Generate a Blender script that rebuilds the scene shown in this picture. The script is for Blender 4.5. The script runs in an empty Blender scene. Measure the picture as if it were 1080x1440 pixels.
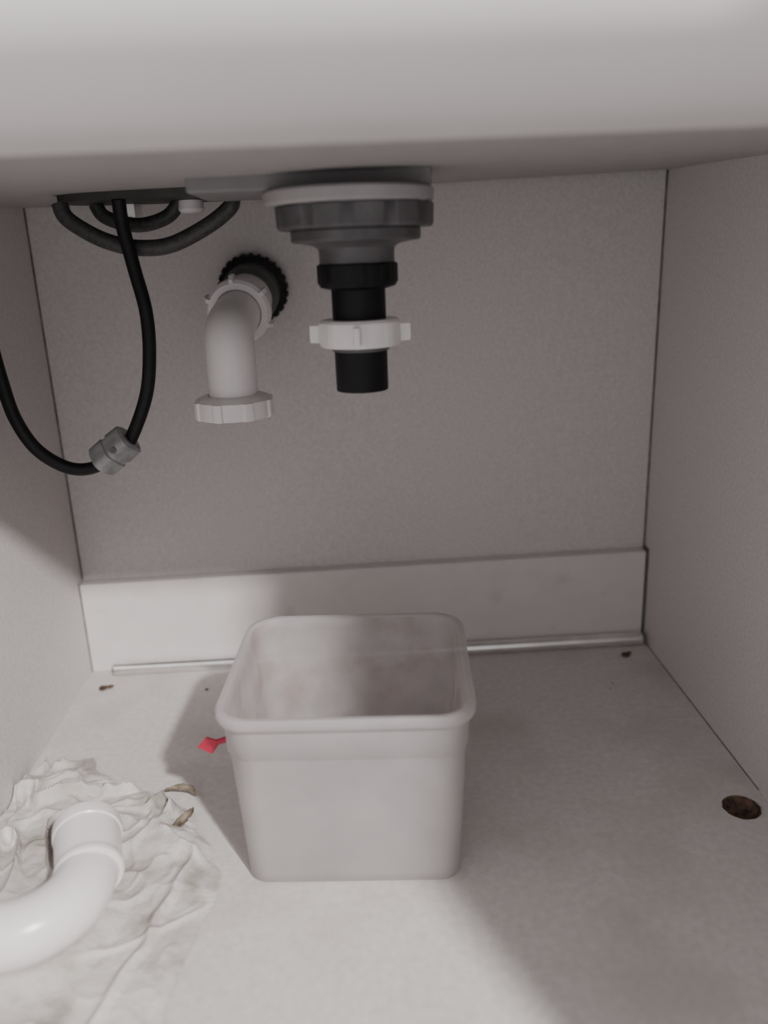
import bpy, bmesh, math, random
from mathutils import Vector, Matrix, noise
random.seed(4)
COL = bpy.context.scene.collection

# ------------------------------------------------------------------ materials
def mat(name, col, rough=.5, metal=0, var=.06, scale=30, var2=None, bump=0, bscale=200, spec=.5,
        trans=0, sss=0, detail=4, alpha=1.0, stain=None):
    m = bpy.data.materials.new(name); m.use_nodes = True
    nt = m.node_tree; b = nt.nodes['Principled BSDF']
    b.inputs['Roughness'].default_value = rough
    b.inputs['Metallic'].default_value = metal
    b.inputs['Specular IOR Level'].default_value = spec
    tc = nt.nodes.new('ShaderNodeTexCoord')
    n = nt.nodes.new('ShaderNodeTexNoise'); n.inputs['Scale'].default_value = scale
    n.inputs['Detail'].default_value = detail
    nt.links.new(tc.outputs['Object'], n.inputs['Vector'])
    r = nt.nodes.new('ShaderNodeValToRGB')
    c1 = [max(0, c*(1-var)) for c in col]; c2 = list(var2) if var2 else [min(1, c*(1+var)) for c in col]
    r.color_ramp.elements[0].position = .3; r.color_ramp.elements[1].position = .7
    r.color_ramp.elements[0].color = (*c1, 1); r.color_ramp.elements[1].color = (*c2, 1)
    nt.links.new(n.outputs['Fac'], r.inputs['Fac'])
    colout = r.outputs['Color']
    if stain:   # (colour, scale, threshold, strength)
        sc, ss, th, st = stain
        n3 = nt.nodes.new('ShaderNodeTexNoise'); n3.inputs['Scale'].default_value = ss; n3.inputs['Detail'].default_value = 7
        nt.links.new(tc.outputs['Object'], n3.inputs['Vector'])
        mr = nt.nodes.new('ShaderNodeMapRange'); mr.inputs['From Min'].default_value = th; mr.inputs['From Max'].default_value = th+.14
        mr.inputs['To Max'].default_value = st
        nt.links.new(n3.outputs['Fac'], mr.inputs['Value'])
        mc = nt.nodes.new('ShaderNodeMix'); mc.data_type = 'RGBA'
        nt.links.new(mr.outputs['Result'], mc.inputs[0]); nt.links.new(colout, mc.inputs[6]); mc.inputs[7].default_value = (*sc, 1)
        colout = mc.outputs[2]
    nt.links.new(colout, b.inputs['Base Color'])
    if bump:
        n2 = nt.nodes.new('ShaderNodeTexNoise'); n2.inputs['Scale'].default_value = bscale
        nt.links.new(tc.outputs['Object'], n2.inputs['Vector'])
        bp = nt.nodes.new('ShaderNodeBump'); bp.inputs['Strength'].default_value = bump
        bp.inputs['Distance'].default_value = .001
        nt.links.new(n2.outputs['Fac'], bp.inputs['Height'])
        nt.links.new(bp.outputs['Normal'], b.inputs['Normal'])
    if sss:
        b.inputs['Subsurface Weight'].default_value = sss
        b.inputs['Subsurface Radius'].default_value = (.01, .01, .01)
    if trans:
        t = nt.nodes.new('ShaderNodeBsdfTranslucent')
        nt.links.new(colout, t.inputs['Color'])
        mx = nt.nodes.new('ShaderNodeMixShader'); mx.inputs[0].default_value = trans
        out = nt.nodes['Material Output']
        nt.links.new(b.outputs[0], mx.inputs[1]); nt.links.new(t.outputs[0], mx.inputs[2])
        last = mx
        if alpha < 1:
            tr = nt.nodes.new('ShaderNodeBsdfTransparent')
            m2 = nt.nodes.new('ShaderNodeMixShader'); m2.inputs[0].default_value = 1-alpha
            nt.links.new(mx.outputs[0], m2.inputs[1]); nt.links.new(tr.outputs[0], m2.inputs[2]); last = m2
        nt.links.new(last.outputs[0], out.inputs['Surface'])
    return m

M_WALL = mat('melamine_white', (.60, .563, .555), .5, var=.09, scale=330, bump=.12, bscale=500, detail=6)
M_FLOOR = mat('melamine_floor', (.61, .575, .558), .5, var=.08, scale=160, bump=.15, bscale=400, detail=8, stain=((.44, .40, .375), 8, .50, .45))
M_KICK = mat('kickboard_white', (.67, .63, .62), .45, var=.03, scale=40, stain=((.50, .46, .44), 30, .62, .5))
M_EDGE = mat('seam_dark', (.16, .145, .14), .9, scale=80, var=.4)
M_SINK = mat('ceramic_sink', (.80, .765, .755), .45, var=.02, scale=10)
M_UNDER = mat('sink_underside_shade', (.38, .36, .355), .6, var=.06, scale=60)  # shade under the sink put into a darker grey than the ceramic
M_BOSS = mat('boss_grey', (.22, .21, .21), .6, var=.06, scale=60)
M_GASK = mat('gasket_pale', (.36, .34, .34), .6, var=.05, scale=60)
M_GREY = mat('grey_plastic', (.095, .09, .093), .45, var=.25, scale=60)
M_BLACK = mat('black_plastic', (.004, .004, .0045), .5, var=.3, scale=40, spec=.25)
M_WPVC = mat('white_pvc', (.80, .76, .76), .28, var=.03, scale=30, sss=.1)
M_BOX = mat('frosted_polypropylene', (.68, .65, .645), .42, var=.07, scale=24, trans=.50, alpha=.72, bump=.15, bscale=120)
M_GRIME = mat('frosted_polypropylene_grimy', (.64, .605, .60), .5, var=.10, scale=40, trans=.50, alpha=.76, bump=.15, bscale=120, stain=((.50, .38, .375), 26, .50, .5), detail=8)
M_CHROME = mat('chrome', (.85, .84, .84), .28, metal=1, var=.08, scale=50)
M_RUBBER = mat('black_rubber_hose', (.006, .006, .006), .5, var=.3, scale=60, spec=.3)
M_BRAID = mat('grey_hose', (.045, .043, .042), .5, var=.4, scale=300)
M_METAL = mat('cast_zinc', (.30, .30, .305), .45, metal=.3, var=.35, scale=80, bump=.4)
M_RED = mat('red_plastic', (.42, .015, .05), .4, var=.15, scale=80)
M_CHIP = mat('chipboard_brown', (.07, .040, .026), .9, var=.6, scale=160, var2=(.17, .105, .07), bump=.8, bscale=300)
M_CLOTH = mat('damp_cloth', (.52, .485, .45), .85, var=.10, scale=18, var2=(.67, .64, .62), bump=.7, bscale=260, detail=8, stain=((.30, .27, .235), 26, .52, .75))
M_PEEL = mat('torn_paper', (.14, .11, .075), .8, var=.5, scale=90, var2=(.34, .28, .21))
M_DARK = mat('dark_backplate', (.04, .037, .036), .6, var=.3, scale=60)
M_DOOR = mat('door_white', (.62, .60, .58), .4, var=.02, scale=20)

# ------------------------------------------------------------------ helpers
def finish(bm, name, m, parent=None, smooth=True, angle=35, bevel=0):
    bmesh.ops.recalc_face_normals(bm, faces=bm.faces)
    me = bpy.data.meshes.new(name); bm.to_mesh(me); bm.free()
    for p in me.polygons: p.use_smooth = smooth
    if smooth:
        me.set_sharp_from_angle(angle=math.radians(angle))
    o = bpy.data.objects.new(name, me); COL.objects.link(o)
    me.materials.append(m)
    if parent: o.parent = parent
    if bevel:
        b = o.modifiers.new('bevel', 'BEVEL'); b.width = bevel; b.segments = 3; b.limit_method = 'ANGLE'
    return o

def empty(name, loc=(0, 0, 0)):
    e = bpy.data.objects.new(name, None); e.empty_display_size = .02; COL.objects.link(e); e.location = loc
    return e

def hexa(name, v, m, parent=None, bevel=0):
    bm = bmesh.new(); vs = [bm.verts.new(p) for p in v]
    for f in ((0, 1, 2, 3), (4, 5, 6, 7), (0, 1, 5, 4), (1, 2, 6, 5), (2, 3, 7, 6), (3, 0, 4, 7)):
        bm.faces.new([vs[i] for i in f])
    return finish(bm, name, m, parent, smooth=False, bevel=bevel)

def box(name, x0, x1, y0, y1, z0, z1, m, parent=None, bevel=0):
    return hexa(name, [(x0, y0, z0), (x1, y0, z0), (x1, y1, z0), (x0, y1, z0),
                       (x0, y0, z1), (x1, y0, z1), (x1, y1, z1), (x0, y1, z1)], m, parent, bevel)

def lathe(name, prof, m, parent=None, loc=(0, 0, 0), axis=(0, 0, 1), segs=96, mod=None, angle=30):
    bm = bmesh.new(); rings = []
    for j, (r, z) in enumerate(prof):
        ring = []
        for i in range(segs):
            t = 2*math.pi*i/segs; rr = r*(mod(t, j) if mod else 1)
            ring.append(bm.verts.new((rr*math.cos(t), rr*math.sin(t), z)))
        rings.append(ring)
    n = len(rings)
    for j in range(n):
        a, b = rings[j], rings[(j+1) % n]
        for i in range(segs):
            k = (i+1) % segs
            bm.faces.new((a[i], a[k], b[k], b[i]))
    q = Vector((0, 0, 1)).rotation_difference(Vector(axis).normalized())
    bmesh.ops.transform(bm, matrix=Matrix.Translation(loc) @ q.to_matrix().to_4x4(), verts=bm.verts)
    return finish(bm, name, m, parent, angle=angle)

def catmull(pts, n=10):
    P = [Vector(p) for p in pts]; P = [P[0]*2-P[1]] + P + [P[-1]*2-P[-2]]
    out = []
    for i in range(1, len(P)-2):
        for k in range(n):
            t = k/n; a, b, c, d = P[i-1], P[i], P[i+1], P[i+2]
            out.append(.5*((2*b)+(c-a)*t+(2*a-5*b+4*c-d)*t*t+(3*b-a-3*c+d)*t**3))
    out.append(P[-2]); return out

def tube(name, path, r, m, parent=None, segs=32, wall=None, rad=None, angle=35):
    bm = bmesh.new(); n = len(path)
    T = [(path[min(i+1, n-1)]-path[max(i-1, 0)]).normalized() for i in range(n)]
    up = Vector((0, 0, 1)) if abs(T[0].z) < .9 else Vector((0, 1, 0))
    u = (up - T[0]*up.dot(T[0])).normalized(); frames = []
    for i in range(n):
        u = (u - T[i]*u.dot(T[i])).normalized(); frames.append((u.copy(), T[i].cross(u)))
    def sweep(radf):
        rings = []
        for i, p in enumerate(path):
            a, b = frames[i]; rr = radf(i)
            rings.append([bm.verts.new(p + a*rr*math.cos(2*math.pi*k/segs) + b*rr*math.sin(2*math.pi*k/segs)) for k in range(segs)])
        for i in range(n-1):
            for k in range(segs):
                l = (k+1) % segs
                bm.faces.new((rings[i][k], rings[i][l], rings[i+1][l], rings[i+1][k]))
        return rings
    f = rad if rad else (lambda i: r)
    A = sweep(f)
    if wall:
        B = sweep(lambda i: f(i)-wall)
        for e in (0, -1):
            for k in range(segs):
                l = (k+1) % segs
                bm.faces.new((A[e][k], A[e][l], B[e][l], B[e][k]))
    else:
        bm.faces.new(A[0]); bm.faces.new(A[-1])
    return finish(bm, name, m, parent, angle=angle)

# ------------------------------------------------------------------ cabinet shell
XL, XR = -.316, .327
YF = .29
ZT = .80
hexa('wall_back', [(XL-.016, .8705, -.018), (XR+.016, .8785, -.018), (XR+.016, .8885, -.018), (XL-.016, .8805, -.018),
                   (XL-.016, .8705, ZT), (XR+.016, .8785, ZT), (XR+.016, .8885, ZT), (XL-.016, .8805, ZT)], M_WALL)
hexa('wall_left', [(XL-.016, YF, -.018), (XL, YF, -.018), (XL, .8705, -.018), (XL-.016, .8703, -.018),
                   (XL-.016, YF, ZT), (XL, YF, ZT), (XL, .8705, ZT), (XL-.016, .8703, ZT)], M_WALL)
hexa('wall_right', [(XR, YF, -.018), (XR+.016, YF, -.018), (XR+.016, .878, -.018), (XR, .878, -.018),
                    (XR, YF, ZT), (XR+.016, YF, ZT), (XR+.016, .878, ZT), (XR, .878, ZT)], M_WALL)
HX, HY, HR = .3025, .5575, .0150
bm = bmesh.new()
seg = 48
circ = [bm.verts.new((HX+HR*math.cos(2*math.pi*i/seg)*(1+.05*math.sin(5*i)*.5), HY+HR*math.sin(2*math.pi*i/seg), 0)) for i in range(seg)]
sq = []
for i in range(seg):
    t = 2*math.pi*i/seg; c, s = math.cos(t), math.sin(t); k = .0195/max(abs(c), abs(s))
    sq.append(bm.verts.new((HX+c*k, HY+s*k, 0)))
for i in range(seg):
    j = (i+1) % seg; bm.faces.new((circ[i], circ[j], sq[j], sq[i]))
def quad(a, b, c, d): bm.faces.new([bm.verts.new(p) for p in (a, b, c, d)])
x0, x1, y0, y1 = HX-.0195, HX+.0195, HY-.0195, HY+.0195
quad((XL, YF, 0), (x0, YF, 0), (x0, .878, 0), (XL, .8705, 0))
quad((x0, YF, 0), (XR, YF, 0), (XR, y0, 0), (x0, y0, 0))
quad((x0, y1, 0), (XR, y1, 0), (XR, .878, 0), (x0, .878, 0))
quad((x1, y0, 0), (XR, y0, 0), (XR, y1, 0), (x1, y1, 0))
quad((XL, YF, -.018), (XR, YF, -.018), (XR, .878, -.018), (XL, .8705, -.018))
quad((XL, YF, -.018), (XR, YF, -.018), (XR, YF, 0), (XL, YF, 0))
floor = finish(bm, 'floor', M_FLOOR, smooth=False)
bm = bmesh.new(); rings = []
for r, z in ((HR*1.03, .0004), (HR*.99, -.001), (HR*.90, -.005), (HR*.75, -.0075), (HR*.4, -.009), (.0005, -.0095)):
    rings.append([bm.verts.new((HX+r*math.cos(2*math.pi*i/seg)*(1+.05*noise.noise((i*.4, r*300, 0))), HY+r*math.sin(2*math.pi*i/seg)*(1+.05*noise.noise((i*.4, 5, 0))), z + (.0008*noise.noise((i, z*900, 3)) if z < 0 else 0))) for i in range(seg)])
for a, b in zip(rings, rings[1:]):
    for i in range(seg):
        j = (i+1) % seg; bm.faces.new((a[i], a[j], b[j], b[i]))
finish(bm, 'drilled_hole', M_CHIP, floor)

hexa('baseboard_back', [(XL+.001, .8553, 0), (XR-.003, .8627, 0), (XR-.003, .878, 0), (XL+.001, .870, 0),
                        (XL+.001, .8553, .1070), (XR-.003, .8627, .1115), (XR-.003, .878, .1115), (XL+.001, .870, .1070)], M_KICK, bevel=.0012)
hexa('trim_1', [(XL, .8685, .109), (XL+.0012, .8685, .109), (XL+.0012, .8705, .109), (XL, .8705, .109),
                (XL, .8685, ZT), (XL+.0012, .8685, ZT), (XL+.0012, .8705, ZT), (XL, .8705, ZT)], M_EDGE)
box('trim_2', XR-.0017, XR, .8765, .8785, .0, ZT, M_EDGE)
box('trim_3', XR-.0017, XR, .8622, .8765, .0, .114, M_EDGE)
box('trim_4', XR-.0007, XR, .578, .862, 0, .0007, M_EDGE)
box('trim_5', XL, XL+.0010, .855, .8565, 0, .109, M_EDGE)

# cabinet front doors, open and unseen; right one added to shade the right side
dr = empty('unseen_cabinet_door', (XR+.008, YF-.003, 0))
d = box('panel', -.009, .009, -.350, 0, -.01, .78, M_DOOR, dr, bevel=.002)
lathe('knob', [(.004, 0), (.004, .014), (.011, .018), (.012, .024), (.008, .028), (.0005, .029), (.0005, 0)], M_CHROME, dr, (.009, -.33, .66), (1, 0, 0), 32)
dr.rotation_euler = (0, 0, math.radians(-5))
dl = empty('unseen_cabinet_door.001', (XL-.008, YF-.003, 0))
box('panel', -.009, .009, -.325, 0, -.01, .78, M_DOOR, dl, bevel=.002)
lathe('knob', [(.004, 0), (.004, .014), (.011, .018), (.012, .024), (.008, .028), (.0005, .029), (.0005, 0)], M_CHROME, dl, (-.009, -.29, .66), (-1, 0, 0), 32)
dl.rotation_euler = (0, 0, math.radians(-35))

# ------------------------------------------------------------------ sink (seen from below)
sink = empty('ceramic_sink')
prof = []
Ry, Rz = .075, .050; zb = .4955; yf = .292
prof.append((yf+.003, ZT)); prof.append((yf, .60))
for i in range(31):
    t = math.pi + (math.pi/2)*i/30
    prof.append((yf+Ry+Ry*math.cos(t), zb+Rz+Rz*math.sin(t)))
lip = len(prof)
prof += [(.42, .4958), (.50, .4975), (.60, .5003), (.70, .5040), (.80, .5070), (.869, .5085), (.869, ZT)]
bm = bmesh.new(); N = 40; rows = []
for i in range(N+1):
    x = XL+.0005 + (XR-XL-.001)*i/N
    rows.append([bm.verts.new((x, y, z + (.006*(x/.3)*max(0, y-.3)/.5 if z < .6 else 0))) for y, z in prof])
for a, b in zip(rows, rows[1:]):
    for j in range(len(prof)-1):
        fc_ = bm.faces.new((a[j], a[j+1], b[j+1], b[j]))
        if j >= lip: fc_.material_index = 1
    bm.faces.new((a[-1], a[0], b[0], b[-1]))
bm.faces.new(rows[0]); bm.faces.new(rows[-1])
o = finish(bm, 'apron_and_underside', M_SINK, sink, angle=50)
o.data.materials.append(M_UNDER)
box('drain_boss', -.108, .060, .600, .692, .4895, .512, M_BOSS, sink, bevel=.002)
# oval-ended plate under the tap hole
bm = bmesh.new(); lo_, hi_ = [], []
for i in range(48):
    t = 2*math.pi*i/48; c, s = math.cos(t), math.sin(t)
    px = -.1625 + .0755*abs(c)**.6*(1 if c >= 0 else -1); py = .742+.038*abs(s)**.8*(1 if s >= 0 else -1)
    lo_.append(bm.verts.new((px, py, .4950))); hi_.append(bm.verts.new((px, py, .506)))
bm.faces.new(lo_); bm.faces.new(hi_)
for i in range(48):
    j = (i+1) % 48; bm.faces.new((lo_[i], lo_[j], hi_[j], hi_[i]))
finish(bm, 'tap_backplate', M_DARK, sink)

# ------------------------------------------------------------------ drain tailpiece
dx, dy = .0065, .62
dt = empty('sink_drain', (dx, dy, 0))
lathe('gasket', [(.030, .4895), (.0590, .4895), (.0605, .4880), (.0600, .4815), (.0580, .4795), (.030, .4795)], M_GASK, dt, (-.004, 0, 0), mod=None)
def flm(t, j):
    k = (t*12/(2*math.pi)) % 1
    return 1.0 if k < .72 else .965
lathe('flange_nut', [(.054, .4800), (.0565, .4785), (.0560, .4655), (.0545, .4635), (.044, .4632), (.010, .4632), (.010, .4800)], M_GREY, dt, mod=lambda t, j: flm(t, j) if j in (1, 2, 3) else 1)
lathe('basket_body', [(.0455, .4635), (.0465, .4622), (.0462, .4560), (.0450, .4548), (.0400, .4543), (.0310, .4525), (.0278, .4505), (.0272, .4480), (.0272, .439), (.010, .439), (.010, .4635)], M_GREY, dt,
      mod=lambda t, j: 1+.008*math.cos(t*16) if j < 4 else 1)
lathe('tail_collar', [(.0265, .4405), (.0285, .439), (.0285, .427), (.0272, .4235), (.0195, .4215), (.010, .4215), (.010, .4405)], M_BLACK, dt,
      mod=lambda t, j: 1+.03*(1 if math.cos(t*8) > .3 else 0) if j in (1, 2) else 1)
lathe('tailpiece', [(.0198, .424), (.0196, .349), (.0192, .3482), (.0165, .3482), (.0165, .424)], M_BLACK, dt)
def wings(n, w, amt, idx, ph=0.):
    def f(t, j):
        if j not in idx: return 1
        k = ((t+ph)*n/(2*math.pi)) % 1; k = min(k, 1-k)
        return 1+amt*max(0, min(1, (w-k)/.015))
    return f
lathe('slip_nut_body', [(.0200, .4005), (.0280, .4005), (.0300, .3985), (.0305, .3845), (.0290, .3812), (.0200, .3810)], M_WPVC, dt,
      mod=wings(8, .18, .015, (1, 2, 3, 4)), segs=160)
lathe('slip_nut_wings', [(.0200, .3965), (.0295, .3965), (.0297, .3945), (.0297, .3860), (.0292, .3840), (.0200, .3838)], M_WPVC, dt,
      mod=wings(4, .055, .26, (1, 2, 3, 4), .08), segs=240)
lathe('washer', [(.0195, .3815), (.0225, .3812), (.0215, .3780), (.0195, .3775)], M_GREY, dt)

# ------------------------------------------------------------------ wall elbow waste pipe
el = empty('waste_pipe_elbow')
w0 = Vector((-.0975, .8715, .4170)); w1 = Vector((-.1040, .785, .3985))
ax = (w1-w0).normalized()
lathe('wall_flange', [(.018, 0), (.0335, 0), (.0345, .003), (.0335, .009), (.030, .011), (.018, .011)], M_BLACK, el, w0, ax,
      mod=lambda t, j: 1+.045*(1 if math.cos(t*26) > 0 else 0) if j in (1, 2, 3) else 1, segs=312)
lathe('socket', [(.018, .010), (.0285, .010), (.0285, .036), (.026, .040), (.018, .040)], M_GREY, el, w0, ax)
lathe('socket_collar', [(.018, .034), (.0245, .034), (.0240, .066), (.018, .066)], M_WPVC, el, w0, ax)
lathe('slip_nut', [(.0215, .076), (.0275, .075), (.0298, .078), (.0300, .087), (.0275, .091), (.0218, .091)], M_WPVC, el, w0, ax,
      mod=wings(6, .07, .13, (1, 2, 3, 4), .5), segs=240)
pth = [w0.lerp(w1, .6), w0.lerp(w1, .85), w1]
c0 = w1; c3 = Vector((-.1048, .7170, .350)); c1 = w1+ax*.060; c2 = c3+Vector((0.0005, 0, .042))
for i in range(1, 25):
    t = i/24; pth.append(c0*(1-t)**3+c1*3*t*(1-t)**2+c2*3*t*t*(1-t)+c3*t**3)
pth += [Vector((-.105, .717, .34)), Vector((-.1053, .717, .322)), Vector((-.1053, .717, .3170))]
tube('bend', pth, .0212, M_WPVC, el, segs=48, wall=.0025)
lathe('compression_nut', [(.0215, .0), (.0262, .0), (.0300, -.0015), (.0335, -.004), (.0338, -.0175), (.0325, -.0190), (.0218, -.0190)], M_WPVC, el, (-.1053, .717, .3335), (0, 0, 1),
      mod=wings(8, .17, .055, (3, 4, 5), .3), segs=192)

# ------------------------------------------------------------------ tap hose with weight
th = empty('tap_hose')
Y = .707
hp = [(-.181, .4950), (-.181, .474), (-.176, .441), (-.170, .407), (-.1705, .372), (-.178, .336), (-.198, .297), (-.214, .2866), (-.2336, .275),
      (-.255, .277), (-.277, .295), (-.290, .3225), (-.2965, .3534), (-.3015, .388), (-.303, .43), (-.301, .47), (-.298, .499)]
tube('pullout_hose', catmull([(x, Y+.004*math.sin(i), z) for i, (x, z) in enumerate(hp)]), .0056, M_RUBBER, th, segs=20)
a = Vector((-.198, Y, .299)); b = Vector((-.224, Y, .2795)); wd = (b-a).normalized(); wm = (a+b)/2+Vector((0, 0, .001))
lathe('weight_body', [(.0050, -.0180), (.0115, -.0180), (.0138, -.0160), (.0143, -.0030), (.0130, -.0020), (.0130, .0020), (.0143, .0030), (.0141, .0160), (.0118, .0185), (.0050, .0185)],
      M_METAL, th, wm, wd, mod=lambda t, j: (1+.08*math.cos(4*t)) if 0 < j < 9 else 1)
lathe('weight_screw', [(.0005, 0), (.0028, 0), (.0028, .003), (.0005, .003)], M_GREY, th, wm+Vector((.003, -.0135, .004)), (0, -1, 0), 24)
sh = empty('supply_hose')
lp = [(-.2335, .4950), (-.230, .4840), (-.217, .4735), (-.199, .4640), (-.176, .4580), (-.148, .4590), (-.117, .472), (-.096, .486), (-.092, .4950)]
tube('braided_loop', catmull([(x, .724, z) for x, z in lp]), .0066, M_BRAID, sh, segs=20)
sh2 = empty('supply_hose.001')
lp = [(-.212, .4950), (-.206, .485), (-.190, .4785), (-.172, .477), (-.152, .483), (-.140, .4950)]
tube('inner_loop', catmull([(x, .750, z) for x, z in lp]), .0060, M_BRAID, sh2, segs=20)
tn = empty('tap_connector')
lathe('brass_nut', [(.004, 0), (.009, 0), (.009, -.012), (.004, -.012)], M_CHROME, tn, (-.186, .766, .4945), (0, 0, 1), 6, angle=20)
lathe('tail', [(.002, 0.000), (.006, 0.000), (.006, -.018), (.002, -.018)], M_GREY, tn, (-.186, .766, .4945), (0, 0, 1), 24)
lathe('white_cap', [(.0005, 0.000), (.010, 0.000), (.011, -.007), (.009, -.010), (.0005, -.0105)], M_WPVC, tn, (-.130, .742, .4945), (0, 0, 1), 24)

# ------------------------------------------------------------------ square food container
fc = empty('food_storage_container', (-.0130, .5650, 0)); fc.rotation_euler = (0, 0, math.radians(-3.5))
def rrect(hw, hd, r, n=10):
    pts = []
    for cx, cy, a0 in ((hw-r, hd-r, 0), (-hw+r, hd-r, 90), (-hw+r, -hd+r, 180), (hw-r, -hd+r, 270)):
        for i in range(n+1):
            t = math.radians(a0+90*i/n); pts.append((cx+r*math.cos(t), cy+r*math.sin(t)))
    return pts
rings = [(.060, .050, .012, .0030), (.0745, .0620, .013, .0012), (.0775, .0650, .014, .0008), (.0795, .0670, .016, .0035), (.0800, .0675, .017, .010),
         (.0825, .0735, .020, .070), (.0842, .0780, .022, .1140), (.0844, .0782, .022, .1148), (.0860, .0798, .023, .1165), (.0866, .0806, .024, .1390), (.0905, .0845, .026, .1410),
         (.0912, .0852, .026, .1432), (.0912, .0852, .026, .1475), (.0900, .0840, .026, .1495), (.0870, .0808, .024, .1497),
         (.0850, .0792, .023, .1480), (.0842, .0784, .022, .1390), (.0838, .0778, .022, .1165), (.0822, .0760, .021, .1140), (.0803, .0715, .019, .070), (.0780, .0658, .016, .012), (.0765, .0635, .014, .0048), (.060, .050, .012, .0040)]
bm = bmesh.new(); R = []
for hw, hd, r, z in rings:
    R.append([bm.verts.new((x, y, z)) for x, y in rrect(hw, hd, r)])
for q_, (a, b) in enumerate(zip(R, R[1:])):
    n = len(a)
    for i in range(n):
        j = (i+1) % n; f_ = bm.faces.new((a[i], a[j], b[j], b[i]))
        if q_ >= 15: f_.material_index = 1
bm.faces.new(R[0]); f_ = bm.faces.new(R[-1]); f_.material_index = 1
o = finish(bm, 'tub', M_BOX, fc, angle=50); o.data.materials.append(M_GRIME)
bm = bmesh.new()
def cl(x, y, z): return bm.verts.new((x, y, z))
s = .0084; cx_ = -.1060; cz_ = .1000; cy_ = -.036
pts = [(cx_-s*1.05, cy_, cz_-.001), (cx_-.001, cy_-.002, cz_+s), (cx_+s*1.1, cy_+.001, cz_+.0025), (cx_+.001, cy_+.003, cz_-s*1.1)]
fr = [cl(x, y, z) for x, y, z in pts]; bk = [cl(x, y+.0022, z) for x, y, z in pts]
bm.faces.new(fr); bm.faces.new(bk)
for i in range(4):
    j = (i+1) % 4; bm.faces.new((fr[i], fr[j], bk[j], bk[i]))
finish(bm, 'red_clip', M_RED, fc, smooth=False, bevel=.0006)
tube('clip_stem', catmull([(cx_+.006, cy_+.002, cz_+.002), (-.091, cy_+.002, .105), (-.085, cy_+.002, .107)], 6), .0022, M_RED, fc, segs=12)

# ------------------------------------------------------------------ chrome rail on floor
cr = empty('chrome_rail')
tube('rod', [Vector((-.286, .8460, .0075)), Vector((0, .8490, .0075)), Vector((.3205, .8530, .0075))], .0074, M_CHROME, cr, segs=32, wall=.0012)

# ------------------------------------------------------------------ wet cloth
poly = [(-.3145, .40), (-.3145, .638), (-.302, .668), (-.290, .682), (-.264, .680), (-.240, .650), (-.205, .628), (-.178, .614), (-.160, .600), (-.147, .580), (-.128, .548), (-.119, .500), (-.124, .465), (-.135, .432), (-.133, .385), (-.150, .352), (-.24, .34), (-.3145, .35)]
def inside(x, y):
    c = False; n = len(poly)
    for i in range(n):
        x1_, y1_ = poly[i]; x2_, y2_ = poly[(i+1) % n]
        if (y1_ > y) != (y2_ > y) and x < (x2_-x1_)*(y-y1_)/(y2_-y1_)+x1_: c = not c
    return c
def edged(x, y):
    d = 9
    for i in range(len(poly)):
        ax_, ay_ = poly[i]; bx_, by_ = poly[(i+1) % len(poly)]
        L2 = (bx_-ax_)**2+(by_-ay_)**2; t = max(0, min(1, ((x-ax_)*(bx_-ax_)+(y-ay_)*(by_-ay_))/L2))
        d = min(d, math.hypot(x-ax_-t*(bx_-ax_), y-ay_-t*(by_-ay_)))
    return d
zc = .0365
tp = [Vector((-.2150, .521, zc+.003)), Vector((-.2090, .502, zc+.001)), Vector((-.204, .487, zc))]
cx, cy, rr = -.2465, .473, .0430
for i in range(0, 29):
    t = -math.pi*i/28*.97
    tp.append(Vector((cx+rr*math.cos(t), cy+rr*math.sin(t), zc)))
def sstep(a, b, x):
    t = max(0, min(1, (x-a)/(b-a))); return t*t*(3-2*t)
bm = bmesh.new(); NX, NY = 190, 330; g = {}
for i in range(NX+1):
    for j in range(NY+1):
        x = -.3145+.205*i/NX; y = .335+.355*j/NY
        wx = .008*noise.noise((x*40, y*40, 1)); wy = .008*noise.noise((x*40, y*40, 7))
        if inside(min(x+wx, .3) if x > -.308 else x, y+wy):
            e = edged(x+wx, y+wy) if x > -.30 else min(edged(x, y)+.01, .02)
            e = sstep(0, .012, e)
            amp = .24 + .76*sstep(.49, .59, y)
            q = Vector((x*17+noise.noise((x*11, y*11, 4))*1.6, y*13+noise.noise((x*9, y*9, 14)), 0))
            rid = max(0, 1-abs(noise.noise(q))*4.0)
            q2 = Vector((x*42+noise.noise((x*20, y*20, 3))*1.5, y*34, 6))
            rid2 = max(0, 1-abs(noise.noise(q2))*4)
            h = .002 + amp*(.0110*rid**2 + .0035*rid2**2 + .0060*noise.noise((x*24, y*24, 9)) + .0014*noise.noise((x*110, y*110, 2)))
            fx = -.150-.030*(.50-y)/.12+.006*noise.noise((y*30, 0, 5))
            h += .0045*max(0, 1-abs(x-fx)/.007)**1.5*sstep(.56, .52, y) if y < .56 else 0
            dd = min((Vector((x, y))-p.xy).length for p in tp)
            k = 1-sstep(.006, .026, dd)
            h = h*(1-k)+k*.0105
            g[i, j] = bm.verts.new((x, y, .0006+max(.0006, h)*e))
for (i, j) in list(g):
    k = [(i, j), (i+1, j), (i+1, j+1), (i, j+1)]
    if all(q in g for q in k): bm.faces.new([g[q] for q in k])
finish(bm, 'wet_cloth', M_CLOTH, angle=180)

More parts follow.
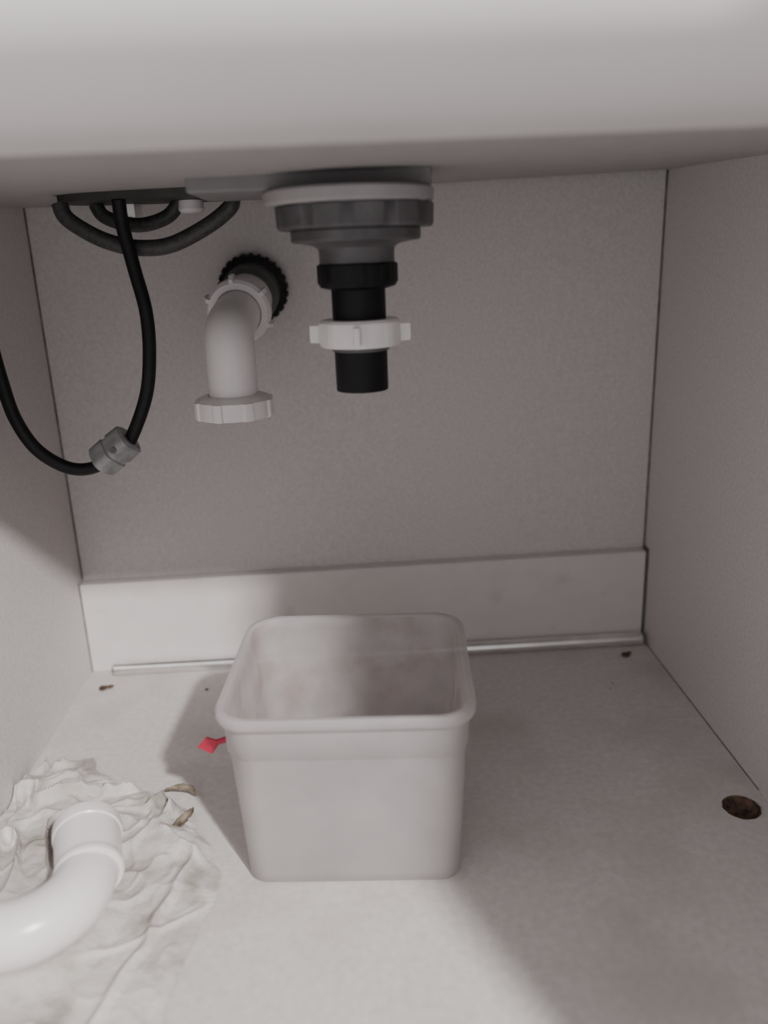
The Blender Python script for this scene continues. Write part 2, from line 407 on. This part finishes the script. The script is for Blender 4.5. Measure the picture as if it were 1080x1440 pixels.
def scrap(name, pts, wid, z, par):
    bm = bmesh.new(); P = catmull(pts, 8); n = len(P); A = []
    for i, p in enumerate(P):
        t = (P[min(i+1, n-1)]-P[max(i-1, 0)]).normalized(); nn = Vector((-t.y, t.x, 0))
        w = wid*math.sin(math.pi*(i+.3)/(n-.4))*(1+.4*noise.noise((i*.6, z*900, 1)))
        A.append([bm.verts.new(p+nn*w*k+Vector((0, 0, z+.003*k*k+.0008*noise.noise((i*.7, k, 0))))) for k in (-1, -.5, 0, .5, 1)])
    for a, b in zip(A, A[1:]):
        for k in range(4): bm.faces.new((a[k], a[k+1], b[k+1], b[k]))
    o = finish(bm, name, M_PEEL, par, angle=180)
    s = o.modifiers.new('t', 'SOLIDIFY'); s.thickness = .0006
sc = empty('torn_paper_scrap')
scrap('strip_1', [(-.181, .616, .004), (-.170, .6165, .005), (-.160, .614, .005), (-.153, .608, .003)], .0045, .001, sc)
scrap('strip_2', [(-.168, .558, .003), (-.160, .569, .004), (-.154, .581, .004), (-.152, .590, .003)], .0045, .001, sc)

# ------------------------------------------------------------------ loose U trap
tr = empty('loose_drain_trap')
tube('u_bend', tp, .0212, M_WPVC, tr, segs=48, wall=.0025)
d0 = (tp[0]-tp[1]).normalized()
lathe('socket', [(.0200, -.046), (.0226, -.046), (.0240, -.044), (.0242, -.041), (.0232, -.039), (.0232, -.035), (.0238, -.008), (.0248, -.007), (.0251, .000), (.0247, 0.003), (.0222, 0.004), (.0200, 0.001)], M_WPVC, tr, tp[0]+d0*.004, d0, 64)
lathe('far_collar', [(.0200, -.012), (.0235, -.012), (.0240, -.009), (.0240, .004), (.0235, .006), (.0200, .006)], M_WPVC, tr, tp[-1]+Vector((.0005, 0, 0)), (0, 1, 0), 64)

# ------------------------------------------------------------------ small debris
def crumb(name, x, y, r, m=M_CHIP):
    bm = bmesh.new(); bmesh.ops.create_icosphere(bm, subdivisions=3, radius=r)
    for v in bm.verts:
        v.co *= 1+.6*noise.noise(v.co*900/ (r*400)); v.co.z *= .45
    zmin = min(v.co.z for v in bm.verts)
    for v in bm.verts: v.co += Vector((x, y, -zmin))
    return finish(bm, name, m, angle=180)
crumb('crumb', -.291, .813, .0042); crumb('crumb.001', -.284, .816, .003); crumb('crumb.002', .294, .826, .0042)
crumb('crumb.003', -.176, .8, .0015); crumb('crumb.004', .300, .832, .002)
for i in range(8):
    x = random.uniform(-.25, .30); y = random.uniform(.46, .83)
    if -.12 < x < .09 and .46 < y < .67: continue
    if x < -.10 and y < .70: continue
    crumb('crumb.%03d' % (10+i), x, y, random.uniform(.0004, .0008))

# ------------------------------------------------------------------ light
w = bpy.data.worlds.new('World'); bpy.context.scene.world = w; w.use_nodes = True
w.node_tree.nodes['Background'].inputs[0].default_value = (.99, .965, .985, 1)
w.node_tree.nodes['Background'].inputs[1].default_value = .78
ld = bpy.data.lights.new('ceiling_lamp', 'AREA'); ld.shape = 'DISK'; ld.size = .12; ld.energy = 118; ld.color = (1, .965, .95)
lo = bpy.data.objects.new('ceiling_lamp', ld); COL.objects.link(lo)
lo.location = (.98, -1.54, 1.89)
lo.rotation_euler = (Vector((-.05, .7, .1))-lo.location).to_track_quat('-Z', 'Y').to_euler()

# ------------------------------------------------------------------ camera
cd = bpy.data.cameras.new('camera'); cd.sensor_fit = 'VERTICAL'; cd.sensor_height = 36; cd.lens = 36*1150/1440
cd.clip_start = .01
cd.dof.use_dof = True; cd.dof.focus_distance = .70; cd.dof.aperture_fstop = 2.8
cam = bpy.data.objects.new('camera', cd); COL.objects.link(cam)
r = Vector((.9984, -.0423, -.0365)); f = Vector((.0294, .9535, -.3000)).normalized(); r = (r-f*r.dot(f)).normalized(); u = r.cross(f)
cam.matrix_world = Matrix(((r.x, u.x, -f.x, 0), (r.y, u.y, -f.y, 0), (r.z, u.z, -f.z, .445), (0, 0, 0, 1)))
bpy.context.scene.camera = cam
